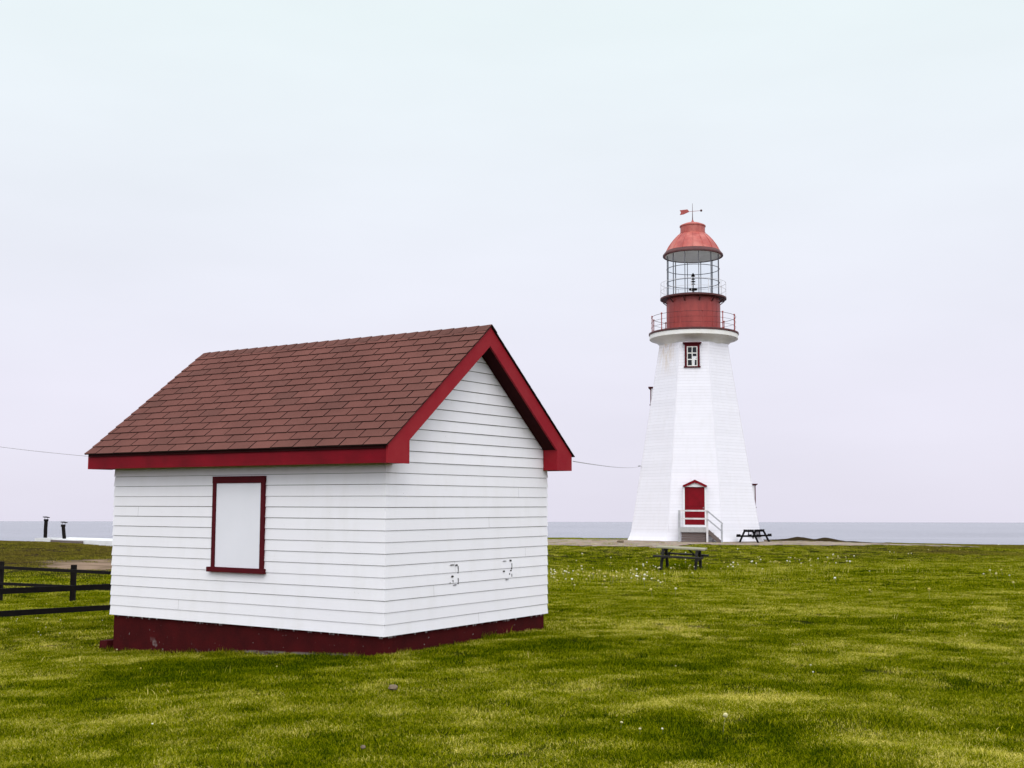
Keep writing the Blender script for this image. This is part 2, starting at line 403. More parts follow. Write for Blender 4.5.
xs = axis([(-120,-40,8),(-40,-24,.9),(-24,-9,.3),(-9,9,.14),(9,22,.3),(22,42,.8),(42,130,8)])
ys = axis([(-60,-5,5),(-5,4,.6),(4,24,.14),(24,50,.3),(50,98,.45)])
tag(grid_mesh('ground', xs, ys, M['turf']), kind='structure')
tag(grid_mesh('gravel_path', axis([(-14,31,.22)]), axis([(57,77,.22)]), M['gravel'], .02, gravel, False), kind='structure')
sea = MB(); n = 128; rad = 6400
ring = [0, 60, 140, 300, 700, 1500, 3200, rad]
vs = [(0,0,-8.)]; fs = []
for j, r_ in enumerate(ring[1:]):
    for i in range(n): vs.append((r_*math.cos(2*math.pi*i/n), r_*math.sin(2*math.pi*i/n), -8.))
for i in range(n): fs.append((0, 1+i, 1+(i+1)%n))
for j in range(len(ring)-2):
    for i in range(n): fs.append((1+j*n+i, 1+(j+1)*n+i, 1+(j+1)*n+(i+1)%n, 1+j*n+(i+1)%n))
sea.add(vs, fs); tag(sea.build('sea', M['sea'], smooth=True), kind='structure')

# ------------------------------------------------------------------ the shed
CX, CY, YAW = -1.4921, 14.1718, R(56.36)
L, W, e, g_ = 4.9264, 3.5871, .2784, .2564
TU, TV = .0115, .0082
B0 = -1.55
zs, zf, zr, ze = -1.3578-B0, .6595-B0, 2.509-B0, .8685-B0
EA = e + .03
TAN = (zr-ze)/(W/2+EA); SL = math.atan(TAN)
shed = thing('shed', 'small white clapboard shed with red trimmed brown shingle roof and boarded window', 'shed', (CX, CY, EYE+B0), (TV, -TU, YAW))
def roofz(a): return ze + (min(a, W-a)+EA)*TAN      # top of roof deck at a
EXP = (zf-zs)/15.0 + .0022
# walls: every course a mitred ring of lapped boards; above the eaves the two gables only
w = MB()
def course_ring(z0, z1, tint):
    po, pi_, ti, to = .015, .0, .004, .006
    gap = .005
    def ring(off, z): return [(-off,-off,z),(W+off,-off,z),(W+off,L+off,z),(-off,L+off,z)]
    rings = [ring(0., z0), ring(po, z0), ring(to, z1-gap), ring(0., z1-gap)]
    vs = sum(rings, [])
    for i in range(4):
        j_ = random.uniform(-.0035, .0035)
        for q in (0, 4): x_, y_, z_ = vs[q+i]; vs[q+i] = (x_, y_, z_ + j_)
    if random.random() < .3:
        for yy in random.sample([L*.22, L*.37, L*.71, L*.86, L*.5], 1):
            yy += random.uniform(-.3, .3); w.add([(-po-.0006, yy, z0+.002), (-po-.0006, yy+.0024, z0+.002), (-to-.0012, yy+.0024, z1-gap), (-to-.0012, yy, z1-gap)], [(0,1,2,3)], 1)
    if random.random() < .2:
        xx = W*random.uniform(.2, .85); w.add([(xx, -po-.0006, z0+.002), (xx+.0024, -po-.0006, z0+.002), (xx+.0024, -to-.0012, z1-gap), (xx, -to-.0012, z1-gap)], [(0,1,2,3)], 1)
    for k in range(3):
        for i in range(4): w.add([vs[k*4+i], vs[k*4+(i+1)%4], vs[(k+1)*4+(i+1)%4], vs[(k+1)*4+i]], [(0,1,2,3)], 0, random.random()*.5 + .5*tint)
z = zs; k = 0
while z + EXP <= zf + .05:
    course_ring(z, z+EXP, random.random()); z += EXP; k += 1
uz = zf - .02        # gable courses
rf_under = lambda a: roofz(a) - .06
while z < rf_under(W/2) - .03:
    z1 = min(z + EXP, rf_under(W/2)); 
    for yb, sg in ((0, -1), (L, 1)):
        def xr(zz):
            d = (zz - ze + .06)/TAN - EA; return max(d, -.0), W - max(d, -.0)
        a0, b0 = xr(z); a1, b1 = xr(z1-.007)
        p = [(a0, yb+sg*.019, z), (b0, yb+sg*.019, z), (b1, yb+sg*.006, z1-.007), (a1, yb+sg*.006, z1-.007)]
        q = [(a0, yb, z), (b0, yb, z), (b1, yb, z1-.007), (a1, yb, z1-.007)]
        tt = random.random()
        w.add(p, [(0,1,2,3)], 0, tt); w.add([p[0], p[1], q[1], q[0]], [(0,1,2,3)], 0, tt); w.add([p[2], p[3], q[3], q[2]], [(0,1,2,3)], 0, tt)
    z = z1
# sheathing behind the boards (seen only in the laps)
i_ = .002
core = [(i_, zs+.004), (W-i_, zs+.004), (W-i_, ze-.05), (W/2, roofz(W/2)-.07), (i_, ze-.05)]
w.prism(core, i_, L-i_, 1)
wall = w.build('wall', [M['siding'], M['gap']], shed)
# two patched openings low on the gable: weathered edges where the paint has come off
def on_gable(px, py):
    o = Vector((0,0,EYE)); d = at(px, py, 15.) - o
    Mi = (Matrix.Translation((CX, CY, EYE+B0)) @ Matrix.Rotation(YAW, 4, 'Z') @ Matrix.Rotation(-TU, 4, 'Y') @ Matrix.Rotation(TV, 4, 'X')).inverted()
    a = Mi @ o; b = Mi.to_3x3() @ d
    t_ = (-.016 - a.y)/b.y; return a + b*t_
def on_long(px, py, off=-.02):
    o = Vector((0,0,EYE)); d = at(px, py, 15.) - o
    Mi = (Matrix.Translation((CX, CY, EYE+B0)) @ Matrix.Rotation(YAW, 4, 'Z') @ Matrix.Rotation(-TU, 4, 'Y') @ Matrix.Rotation(TV, 4, 'X')).inverted()
    a = Mi @ o; b = Mi.to_3x3() @ d
    t_ = (off - a.x)/b.x; return a + b*t_
def fleck(px, py, wx, hz):
    p = on_gable(px, py); n = 7; wx *= .8; hz *= .72
    pts = [(p.x + wx/2*math.cos(2*math.pi*i/n)*random.uniform(.6, 1.2), -.021, p.z + hz/2*math.sin(2*math.pi*i/n)*random.uniform(.6, 1.2)) for i in range(n)]
    bk = [(x, 0., zz) for x, _, zz in pts]
    ch = MB(); ch.add(pts + bk, [tuple(range(n))] + [(i, (i+1)%n, n+(i+1)%n, n+i) for i in range(n)]); ch.build('paint_chip', M['chip'], shed)
for q in [(452.5,564.8,.12,.018),(456.6,565.2,.06,.035),(458.2,569.5,.010,.12),(452.6,576.4,.065,.05),(453,581,.012,.05),(458.2,581,.010,.11),(455,584.8,.12,.010),(450,583,.02,.02),
          (505,560.9,.12,.008),(510.6,560.5,.055,.035),(511.8,566,.010,.13),(504,571.3,.05,.035),(511,570.6,.03,.03),(511.8,575.5,.010,.07),(507,579.4,.09,.010),(509.6,574,.02,.03)]:
    fleck(*q)
fo = MB(); fi = .03; fo.prism([(fi, -.75), (W-fi, -.75), (W-fi, zs+.003), (fi, zs+.003)], fi, L-fi)
fo.build('foundation', M['foundation'], shed)

roof = MB()   # deck boards and boxed eaves
dk = .035
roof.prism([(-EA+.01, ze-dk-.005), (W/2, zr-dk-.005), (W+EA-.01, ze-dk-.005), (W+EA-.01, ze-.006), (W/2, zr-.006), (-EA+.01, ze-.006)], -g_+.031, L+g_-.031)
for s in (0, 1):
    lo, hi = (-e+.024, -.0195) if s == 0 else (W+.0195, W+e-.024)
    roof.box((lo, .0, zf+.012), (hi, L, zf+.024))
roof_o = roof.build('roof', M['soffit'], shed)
# shingles, tab by tab
sh = MB()
run = math.hypot(W/2+EA, zr-ze); rows = 16; ex = (run-.02)/rows; tabw = .375
x0, x1 = -g_-.025, L+g_+.025
for side in (0, 1):
    def P(s_, b, lift):   # along slope, along length, lift off the deck
        a = -EA-.012 + s_*math.cos(SL) - lift*math.sin(SL); zz = ze-.008 + s_*math.sin(SL) + lift*math.cos(SL)
        return (a if side == 0 else W - a, b, zz)
    for r in range(rows):
        s0 = r*ex; s1 = min(s0 + ex + .04, run)
        b = x0 - (tabw/2 if r % 2 else 0) - random.uniform(0, .03)
        row_t = random.uniform(-.06, .06)
        while b < x1:
            c0, c1 = max(b, x0), min(b + tabw - .018, x1)
            if c1 - c0 > .02:
                jit = random.uniform(-.004, .004); l0 = (.018 if side == 0 else .010) + random.uniform(0, .004)*(side == 0)
                top = [P(s0+jit, c0, l0), P(s0+jit, c1, l0), P(s1, c1, .006), P(s1, c0, .006)]
                bot = [P(s0+jit, c0, .001), P(s0+jit, c1, .001), P(s1, c1, .001), P(s1, c0, .001)]
                tt = min(1, max(0, .5 + row_t + random.gauss(0, .15)))
                sh.add(top, [(0,1,2,3)], 0, tt)
                sh.add(top+bot, [(0,1,5,4),(1,2,6,5),(3,0,4,7)], 1, tt)
            b += tabw
    sh.add([P(0, x0, .0005), P(0, x1, .0005), P(run, x1, .0005), P(run, x0, .0005)], [(0,1,2,3)], 1)
sh_o = sh.build('shingles', [M['shingle'], M['shingle_edge']], roof_o)
rc = MB(); b = x0; 
while b < x1:      # ridge caps, each lapped over the next
    c1 = min(b + .205, x1); c2 = min(b+.24, x1); tt = min(1, max(0, random.gauss(.06, .10)))
    zt = zr + .012
    dn = .155
    for sg in (-1, 1):
        A_ = (W/2, b, zt+.012); B_ = (W/2, c2, zt+.002)
        Cc = (W/2+sg*dn*math.cos(SL), c2, zt+.004-dn*math.sin(SL)); D_ = (W/2+sg*dn*math.cos(SL), b, zt+.016-dn*math.sin(SL))
        rc.add([A_, B_, Cc, D_], [(0,1,2,3)], 0, tt)
        dz = lambda p: (p[0], p[1], p[2]-.014)
        rc.add([A_, D_, dz(D_), dz(A_)], [(0,1,2,3)], 1, tt)
        rc.add([D_, Cc, dz(Cc), dz(D_)], [(0,1,2,3)], 1, tt)
    b = c1
rc.build('ridge_cap', [M['shingle'], M['shingle_edge']], roof_o)
for s in (0, 1):     # eave fascias
    x_a, x_b = (-e, -e+.024) if s == 0 else (W+e-.024, W+e)
    m = MB(); m.box((x_a, -g_+.03, zf), (x_b, L+g_-.03, ze-.002)); m.build('fascia', M['red'], roof_o)
rv = .256
for yb, y2 in ((-g_, -g_+.028), (L+g_-.028, L+g_)):   # rake boards, left and right, with boxed eave returns
    for s in (0, 1):
        fx = (lambda a: a) if s == 0 else (lambda a: W - a)
        in_ = .12
        zo = lambda a: ze + (a+EA)*TAN - .008
        poly = [(-e, zf), (in_, zf), (in_, zo(in_)-rv), (W/2, zo(W/2)-rv), (W/2, zo(W/2)), (-e, zo(-e))]
        m = MB(); m.prism([(fx(a), zz) for a, zz in poly], yb, y2)
        # boxed return of the eave behind the board's foot
        ya, yc = (y2, -.021) if yb < 0 else (L+.021, yb)
        m.prism([(fx(a), zz) for a, zz in [(-e+.026, zf+.003), (in_-.003, zf+.003), (in_-.003, zo(in_)-dk-.02), (-e+.026, zo(-e+.026)-dk-.02)]], ya, yc)
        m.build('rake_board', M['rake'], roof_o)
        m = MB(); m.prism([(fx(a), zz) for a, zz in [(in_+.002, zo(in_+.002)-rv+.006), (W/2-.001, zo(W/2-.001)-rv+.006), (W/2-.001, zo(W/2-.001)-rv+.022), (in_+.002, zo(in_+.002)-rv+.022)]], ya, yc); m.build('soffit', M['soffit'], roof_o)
# boarded window on the long wall
wt = MB()
def lw(px, py): p = on_long(px, py, -.03); return p.y, p.z
tl, tr_, bl, br_ = lw(214.1,476.6), lw(265.6,475.7), lw(210.6,570.5), lw(262.6,573.)
yl = (tl[0]+bl[0])/2; yr = (tr_[0]+br_[0])/2; zt = (tl[1]+tr_[1])/2; zb = (bl[1]+br_[1])/2
X0, X1 = -.042, -.004
wc = MB(); fw = .062
sil = MB()
cas = MB()
cas.box((X0, yr, zb+.05), (X1, yr+fw, zt-.088)); cas.box((X0, yl-fw, zb+.05), (X1, yl, zt-.088)); cas.box((X0-.002, yr-.004, zt-.088), (X1, yl+.004, zt))
win = cas.build('window', M['maroon'], shed)
sil.box((X0-.03, yr-.03, zb-.012), (X1, yl+.05, zb+.05)); sil.build('sill', M['maroon'], win)
pn = MB(); pn.box((-.030, yr+fw+.003, zb+.052), (-.003, yl-fw-.003, zt-.092)); pn.build('panel', M['panel'], win)

# ------------------------------------------------------------------ lighthouse
TB = at(695.3, 541, 72.)
TBx, TBz = TB.x, TB.z
TROT = -math.atan2(TBx, 72.)
lh = thing('lighthouse', 'tall white tapering octagonal lighthouse with red lantern room and red door', 'lighthouse', (TBx, 72., TBz), (0, R(.42), TROT))
def zt_(py, Y=72.): return at(695, py, Y).z - TBz
def hw(p, py, Y=72.): 
    z = at(695, py, Y).z - EYE; return p*(Y*cp + z*sp_)/F
OCT = math.pi/8; K = 1/math.cos(OCT)
z_lo, z_hi = zt_(532.5), zt_(346.5)
a_lo, a_hi = hw(62.3, 532.5), hw(33.0, 346.5)
def apo(z): return a_lo + (a_hi-a_lo)*(z-z_lo)/(z_hi-z_lo)
tw = MB(); z = z_lo; ncrs = 62; hcr = (z_hi-z_lo)/ncrs
for k in range(ncrs):
    z0 = z_lo + k*hcr; z1 = z0 + hcr
    rr = [(apo(z0)+.0, z0), (apo(z0)+.009, z0), (apo(z1)+.003, z1-.003), (apo(z1)-.004, z1-.003)]
    for i in range(8):
        tt = random.random()
        for j in range(3):
            (r0, q0), (r1, q1) = rr[j], rr[j+1]
            t0, t1 = OCT+i*math.pi/4, OCT+(i+1)*math.pi/4
            tw.add([(r0*K*math.cos(t0), r0*K*math.sin(t0), q0), (r0*K*math.cos(t1), r0*K*math.sin(t1), q0), (r1*K*math.cos(t1), r1*K*math.sin(t1), q1), (r1*K*math.cos(t0), r1*K*math.sin(t0), q1)], [(0,1,2,3)], 0, tt)
tw.lathe([((apo(z_lo)-.006)*K, z_lo), ((apo(z_hi)-.006)*K, z_hi)], 8, OCT, 1)
for i in range(8):   # corner boards
    t0 = OCT + i*math.pi/4; c, s = math.cos(t0), math.sin(t0)
    p = Vector(((apo(z_lo)+.008)*K*c, (apo(z_lo)+.008)*K*s, z_lo)); q = Vector(((apo(z_hi)+.008)*K*c, (apo(z_hi)+.008)*K*s, z_hi))
    tw.bar(p, q, .045, .02, up=(c, s, 0), att=.9)
tw.build('tower_wall', [M['tower_siding'], M['gap']], lh)
sk = MB(); sk.lathe([(hw(66.3,541)*K, -.35), (hw(66.3,541)*K, .02), (hw(64.2,536.5)*K, zt_(536.5)), (hw(62.9,533)*K, z_lo-.004), (a_lo*.97*K, z_lo-.004)], 8, OCT)
sk.build('base_skirt', M['tower_siding'], lh)
def pr(*pts): return [(hw(p, y), zt_(y)) for p, y in pts]
gal = MB(); gal.lathe(pr((31.0,348),(33.0,347.4),(34.4,345),(37.0,342.6),(40.4,340.9),(43.3,340.2),(43.8,339.8),(43.8,335.8),(43,335.6)), 64)
gal_o = gal.build('gallery', M['cornice'], lh, True)
dkm = MB(); dkm.lathe(pr((43.4,335.55),(44.5,335.5),(44.5,333.9),(43.8,333.6)), 64); dkm.build('deck', M['iron'], gal_o, True)
# gallery railing
zd = zt_(333.7); rr_ = hw(41.8, 334); ph = -math.pi/2 + R(12.4)
rl = MB()
for zz, rad in ((zd+.98, .013), (zd+.66, .009), (zd+.34, .009)):
    rl.tube([(rr_*math.cos(2*math.pi*i/48), rr_*math.sin(2*math.pi*i/48), zz) for i in range(48)], rad, 6, loop=True)
rail = rl.build('gallery_railing', M['iron'], lh)
kb = MB(); kb.lathe(pr((27.6,333.6),(27.6,332.1),(26.4,332.0)), 64); 
for i in range(12):
    t_ = ph + i*R(30); x, y = rr_*math.cos(t_), rr_*math.sin(t_)
    m = MB(); m.lathe([(.045,0),(.045,.06),(.028,.08),(.028,.30),(.042,.33),(.028,.36),(.028,.62),(.042,.65),(.028,.68),(.028,.95),(.045,.97),(.05,1.0),(.045,1.04),(.0,1.06)], 8)
    m.xf(Matrix.Translation((x, y, zd))); m.build('baluster', M['dome'] if False else M['drum'], rail)
dr_ = MB(); dr_.lathe(pr((26.5,333.8),(26.5,299.9)), 64)
for i in range(24):
    t_ = i*R(15); r0 = hw(26.5, 315); dr_.bar((r0*math.cos(t_), r0*math.sin(t_), zt_(333)), (r0*math.cos(t_), r0*math.sin(t_), zt_(300.5)), .05, .012, up=(math.cos(t_), math.sin(t_), 0))
watch = dr_.build('watch_room', M['drum'], lh, True); kb.build('base_ring', M['dome'], watch, True)
lg = MB(); lg.lathe(pr((26.4,300.6),(31.8,300.4),(32.8,300.1),(32.8,298.6),(32.2,298.3),(26.2,298.2)), 64)
for i in range(12):
    t_ = R(12.4)+i*R(30); c, s = math.cos(t_), math.sin(t_); a, b = hw(26.4,305), hw(31.5,299.6)
    lg.bar((a*c, a*s, zt_(305)), (b*c, b*s, zt_(300.9)), .06, .05)
lgo = lg.build('lantern_gallery', M['iron'], lh, True)
hr = MB(); r0 = hw(32.2, 297); z0 = zt_(298.3)
for i in range(12):
    t_ = ph + i*R(30) + R(15); c, s = math.cos(t_), math.sin(t_)
    hr.tube([(r0*c, r0*s, z0), (r0*c, r0*s, z0+.86), (r0*.99*c, r0*.99*s, z0+.92)], .012, 6)
for zz in (z0+.45, z0+.9): hr.tube([(r0*math.cos(2*math.pi*i/48), r0*math.sin(2*math.pi*i/48), zz) for i in range(48)], .010, 6, loop=True)
hr.build('hand_rail', M['rail_white'], lgo)
ln = MB(); ra = hw(26.0, 277); zb_, ztp = zt_(298.2), zt_(255.9)
for i in range(12):
    t_ = ph + i*R(30); ln.bar((ra*math.cos(t_), ra*math.sin(t_), zb_), (ra*math.cos(t_), ra*math.sin(t_), ztp), .032, .05, up=(math.cos(t_), math.sin(t_), 0))
for py in (269.6, 283.4):
    zz = zt_(py); ln.tube([(ra*math.cos(2*math.pi*i/48), ra*math.sin(2*math.pi*i/48), zz) for i in range(48)], .022, 6, loop=True)
ln.tube([(ra*math.cos(2*math.pi*i/48), ra*math.sin(2*math.pi*i/48), zb_+.03) for i in range(48)], .05, 6, loop=True)
lno = ln.build('lantern_frame', M['frame'], lh)
gp = MB()
for i in range(12):
    t0, t1 = ph + i*R(30), ph + (i+1)*R(30)
    a = (ra*.995*math.cos(t0), ra*.995*math.sin(t0)); b = (ra*.995*math.cos(t1), ra*.995*math.sin(t1))
    gp.add([(*a, zb_), (*b, zb_), (*b, ztp), (*a, ztp)], [(0,1,2,3)])
gp.build('lantern_glazing', M['glass'], lno)
m = MB(); m.lathe([(ra*.96, zb_-.01), (ra*.96, zb_+.012)], 48); m.build('bounce_disc', M['white'], lno)  # white disc added to bounce light up onto the lantern ceiling
bc = MB(); bz = zt_(290.5); s_ = .0616
bc.lathe([(.12,zb_),(.05,zb_+.12),(.05,bz),(.26,bz+.02),(.26,bz+.08),(.04,bz+.12)], 24)
bc.lathe([(.03,bz+.1),(.03,zt_(284.6)),(.13,zt_(284.5)),(.13,zt_(284)),(.03,zt_(283.9)),(.03,zt_(282.2)),(.14,zt_(282.1)),(.14,zt_(281.4)),(.03,zt_(281.3)),(.03,zt_(279.7)),(.12,zt_(279.6)),(.12,zt_(279.1)),(.03,zt_(279)),(.03,zt_(276.6)),(.13,zt_(276.5)),(.09,zt_(274.8)),(.0,zt_(272.8))], 20)
bc.build('beacon_lamp', M['black'], lh, True)
rf = MB(); rf.lathe(pr((27.6,256.4),(29.4,256.7),(29.2,255.2),(26.6,251.6),(25.6,249.6),(23.9,246.4),(21.2,242.6),(17.6,238.6),(14.2,235.4),(12.8,234.4)), 64)
for i in range(16):
    t_ = i*R(22.5); c, s = math.cos(t_), math.sin(t_)
    pts = [Vector((hw(p+.1,y)*c, hw(p+.1,y)*s, zt_(y))) for p, y in ((26.6,251.6),(25.6,249.6),(23.9,246.4),(21.2,242.6),(17.6,238.6),(14.2,235.4))]
    rf.tube(pts, .022, 5)
rfo = rf.build('lantern_roof', M['dome'], lh, True)
em = MB(); em.lathe(pr((27.6,256.3),(29.6,257.0),(29.9,256.6),(29.8,255.3),(29.2,254.6),(28.0,253.2),(27.2,252.2)), 64); em.build('eave_ring', M['iron'], rfo, True)
cl = MB(); cl.lathe([(hw(27.5,257),zt_(256.7)),(hw(15,257),zt_(256.65)),(0,zt_(256.6))], 48); cl.build('ceiling', M['lining'], rfo, True)
vd = MB(); vd.lathe(pr((13.0,234.5),(13.0,233.6),(12.2,233.4),(12.2,227.4),(12.9,227.2),(12.9,226.2),(12.0,225.6),(8,223.9),(3.5,222.6),(1.2,222.1),(1.2,221.2),(.4,220)), 48); vd.build('vent_drum', M['dome'], rfo, True)
wv = MB(); wv.tube([(0,0,zt_(222)),(0,0,zt_(216)),(0,0,zt_(203.5))], [.035,.022,.008], 8)
wvo = wv.build('weather_vane', M['iron'], lh)
zz = zt_(211.6); ar = MB(); f_ = .0618
ar.tube([(-3.5*f_,0,zz),(8*f_,0,zz+.04)], .012, 6)
ar.prism([(-12.6*f_,zz-.20),(-9*f_,zz-.17),(-3.4*f_,zz-.02),(-3.4*f_,zz+.02),(-5*f_,zz+.14),(-12.6*f_,zz+.10),(-11.4*f_,zz-.05)], -.02, .02)
ar.build('arrow', M['drum'], wvo)
ba = MB(); ba.lathe([(.0,-.075),(.05,-.055),(.075,0),(.05,.055),(0,.075)], 12); ba.xf(Matrix.Translation((8.6*f_,0,zz+.045))); ba.build('ball', M['iron'], wvo, True)

def tower_window(py0, py1, wpx, ang, name='window', sh=0.):
    zc0, zc1 = zt_(py1, 72-3), zt_(py0, 72-3)
    if ang: zc0, zc1 = zt_(py1), zt_(py0)
    dpt = apo(zc0) + .07; hwid = hw(wpx/2, (py0+py1)/2, 70)
    Mx = Matrix.Rotation(ang, 4, 'Z') @ Matrix.Translation((sh, 0, 0))
    cz = MB(); fw = .13; bk = -dpt + (apo(zc0)-apo(zc1)) + .12
    ft = -dpt+.055
    cz.box((-hwid, -dpt, zc0), (-hwid+fw, ft, zc1)); cz.box((hwid-fw, -dpt, zc0), (hwid, ft, zc1)); cz.box((-hwid+fw, -dpt+.002, zc1-fw), (hwid-fw, ft, zc1-.003)); cz.box((-hwid-.05, -dpt-.04, zc0-.07), (hwid+.05, ft, zc0-.002))
    wo = cz.xf(Mx).build(name, M['maroon'], lh)
    jm = MB()
    jm.box((-hwid+.02, ft+.002, zc0), (-hwid+fw, bk, zc1-.01)); jm.box((hwid-fw, ft+.002, zc0), (hwid-.02, bk, zc1-.01)); jm.box((-hwid+fw+.001, ft+.002, zc1-fw), (hwid-fw-.001, bk, zc1-.012))
    jm.xf(Mx).build('jamb', M['white'], wo)
    hd = MB(); hd.box((-hwid-.06, -dpt-.06, zc1+.001), (hwid+.06, bk, zc1+.05)); hd.box((-hwid-.11, -dpt-.12, zc1+.051), (hwid+.11, bk-.08, zc1+.09)); hd.xf(Mx).build('head', M['maroon'], wo)
    sa = MB(); i0, i1 = -hwid+fw+.002, hwid-fw-.002; y0, y1 = -dpt+.03, -dpt+.06; b_ = .055
    sa.box((i0, y0, zc0+.001), (i0+b_, y1, zc1-fw-.002)); sa.box((i1-b_, y0, zc0+.001), (i1, y1, zc1-fw-.002))
    hh = zc1-fw-zc0
    for kk in range(4): zc = zc0 + .03 + (hh-.062)*kk/3; sa.box((i0+b_, y0+.002, zc-.026), (i1-b_, y1, zc+.026))
    sa.box((-.022, y0+.004, zc0+.06), (.022, y1, zc1-fw-.06)); sa.xf(Mx).build('sash', M['cornice'], wo)
    pa = MB(); pa.box((i0+.01, y1+.002, zc0+.01), (i1-.01, y1+.012, zc1-fw-.01)); pa.xf(Mx).build('pane', M['glassdark'], wo)
    return wo, Mx, i0, i1, y1, zc0, hh
wo, Mx, i0, i1, y1, zc0, hh = tower_window(342.1, 364.6, 14.9, 0, sh=-.09)
cu = MB()
cu.prism([(.02, zc0+.05), (i1-.17, zc0+.05), (i1-.15, zc0+hh*.36), (i1-.06, zc0+hh*.40), (i1-.06, zc0+hh*.50), (.0, zc0+hh*.50), (.03, zc0+hh*.3)], y1-.006, y1-.001); cu.xf(Mx); cu.build('curtain', M['curtain'], wo)
tower_window(388.8, 404.5, 14.5, -math.pi/2)
tower_window(485.2, 506.5, 14.5, math.pi/2)

# door, pediment and landing
Yf = 68.3; sc = hw(1, 505, Yf)
dx = lambda px: (px - 694.4)*sc
zT = lambda py: zt_(py, Yf)
zdk = zT(527.2)
dp = apo(zdk) + .06
bk = -dp + .50
dc = MB()
dc.box((dx(682.6), -dp, zdk), (dx(684.2), bk, zT(487))); dc.box((dx(704), -dp, zdk), (dx(705.6), bk, zT(487))); dc.box((dx(684.2), -dp+.003, zdk), (dx(704), bk, zdk+.13))
door = dc.build('door', M['white'], lh)
dl = MB(); zt0, zt1 = zdk+.132, zT(487.2)
dl.box((dx(684.25), -dp+.05, zt0), (dx(703.95), -dp+.10, zt1))
dl.box((dx(684.25), -dp+.03, zt1-.09), (dx(703.95), -dp+.05, zt1)); 
for x_ in (684.25, 701.6): dl.box((dx(x_), -dp+.03, zt0), (dx(x_+2.35), -dp+.05, zt1-.092))
for zq in (zt0, (zt0+zt1)/2): dl.box((dx(686.62), -dp+.03, zq), (dx(701.58), -dp+.05, zq+.16))
dlo = dl.build('door_leaf', M['doorred'], door)
kn = MB(); kn.lathe([(0,-.03),(.03,-.02),(.035,.01),(.0,.03)], 10); kn.xf(Matrix.Translation((dx(702.6), -dp+.0, (zt0+zt1)/2-.1))); kn.build('door_knob', M['metal_grey'], door, True)
pd = MB(); za, zb2 = zT(480.2), zT(486.6)
for sg in (-1, 1):
    xo = dx(694.4+sg*12.0); xi = dx(694.4+sg*8.6)
    pd.prism([(xo, zb2), (xo, zb2+.07), (0, za+.03), (0, za-.13), (xi, zb2+.02), (xi, zb2)], -dp-.16, bk)
pd.build('pediment', M['doorred'], door)
ty = MB(); ty.prism([(dx(684.8), zb2-.02), (dx(704.), zb2-.02), (dx(704), zb2+.02), (0, za-.14), (dx(684.8), zb2+.02)], -dp-.05, bk); ty.build('tympanum', M['white'], door)
PD = 1.35; yo = -dp-PD
po = MB()
for i in range(7):
    x_a = dx(678.4) + (dx(707)-dx(678.4))*i/7; po.box((x_a+.008, yo, zdk-.05), (x_a+(dx(707)-dx(678.4))/7-.008, -dp-.01, zdk-.004))
po.box((dx(678.2), yo-.03, zdk-.27), (dx(707.2), yo+.02, zdk-.052)); po.box((dx(678.6), yo+.021, zdk-.25), (dx(679.4), -dp-.01, zdk-.052)); po.box((dx(706.2), yo+.021, zdk-.25), (dx(706.9), -dp-.01, zdk-.052))
por = po.build('landing', M['greywood'], lh)
cb = MB(); zg = zT(542.6)
for kk in range(4):
    zq = zg + (zdk-.28-zg)*kk/4; cb.box((dx(681), yo+.10, zq), (dx(704.3), yo+.14, zq+(zdk-.28-zg)/4-.012)); cb.box((dx(704.4), yo+.14, zq), (dx(705.1), -dp-.02, zq+(zdk-.28-zg)/4-.012))
cb.build('crib_wall', M['crib'], por)
zr1 = zT(510.4)
for (xa, ya, mt) in ((678.9, yo+.02, 'metal_grey'), (706.0, yo+.02, 'rail_white'), (678.9, -dp-.12, 'metal_grey')):
    m = MB(); m.box((dx(xa)-.055, ya-.055, zg-.15 if ya < -dp-.5 else zdk-.004), (dx(xa)+.055, ya+.055, zr1)); m.build('post', M[mt], por)
for py in (510.9, 518.7):
    m = MB(); m.bar((dx(679.9), yo-.055, zT(py)), (dx(706.9), yo-.055, zT(py)), .045, .09); m.build('rail', M['rail_white'], por)
ne = (dx(720), yo+.02)
m = MB(); m.box((ne[0]-.05, ne[1]-.05, zg-.15), (ne[0]+.05, ne[1]+.05, zT(524))); m.build('post', M['metal_grey'], por)
for (pa, pb) in ((511, 523.6), (519, 531.6)):
    m = MB(); m.bar((dx(706.2), yo-.055, zT(pa)), (dx(721), yo-.055, zT(pb)), .045, .08); m.build('rail', M['metal_grey'], por)
for i in range(3):
    zq = zdk - .26*(i+1) - .03; x_a = dx(707.3) + .26*i
    m = MB(); m.box((x_a, yo+.08, zq-.05), (x_a+.31, -dp-.10, zq)); m.build('step', M['greywood'], por)
for ya in (yo+.06, -dp-.09):
    m = MB(); m.bar((dx(706.8), ya, zdk-.22), (dx(720.5), ya, zg-.05), .05, .22); m.build('stringer', M['crib'], por)

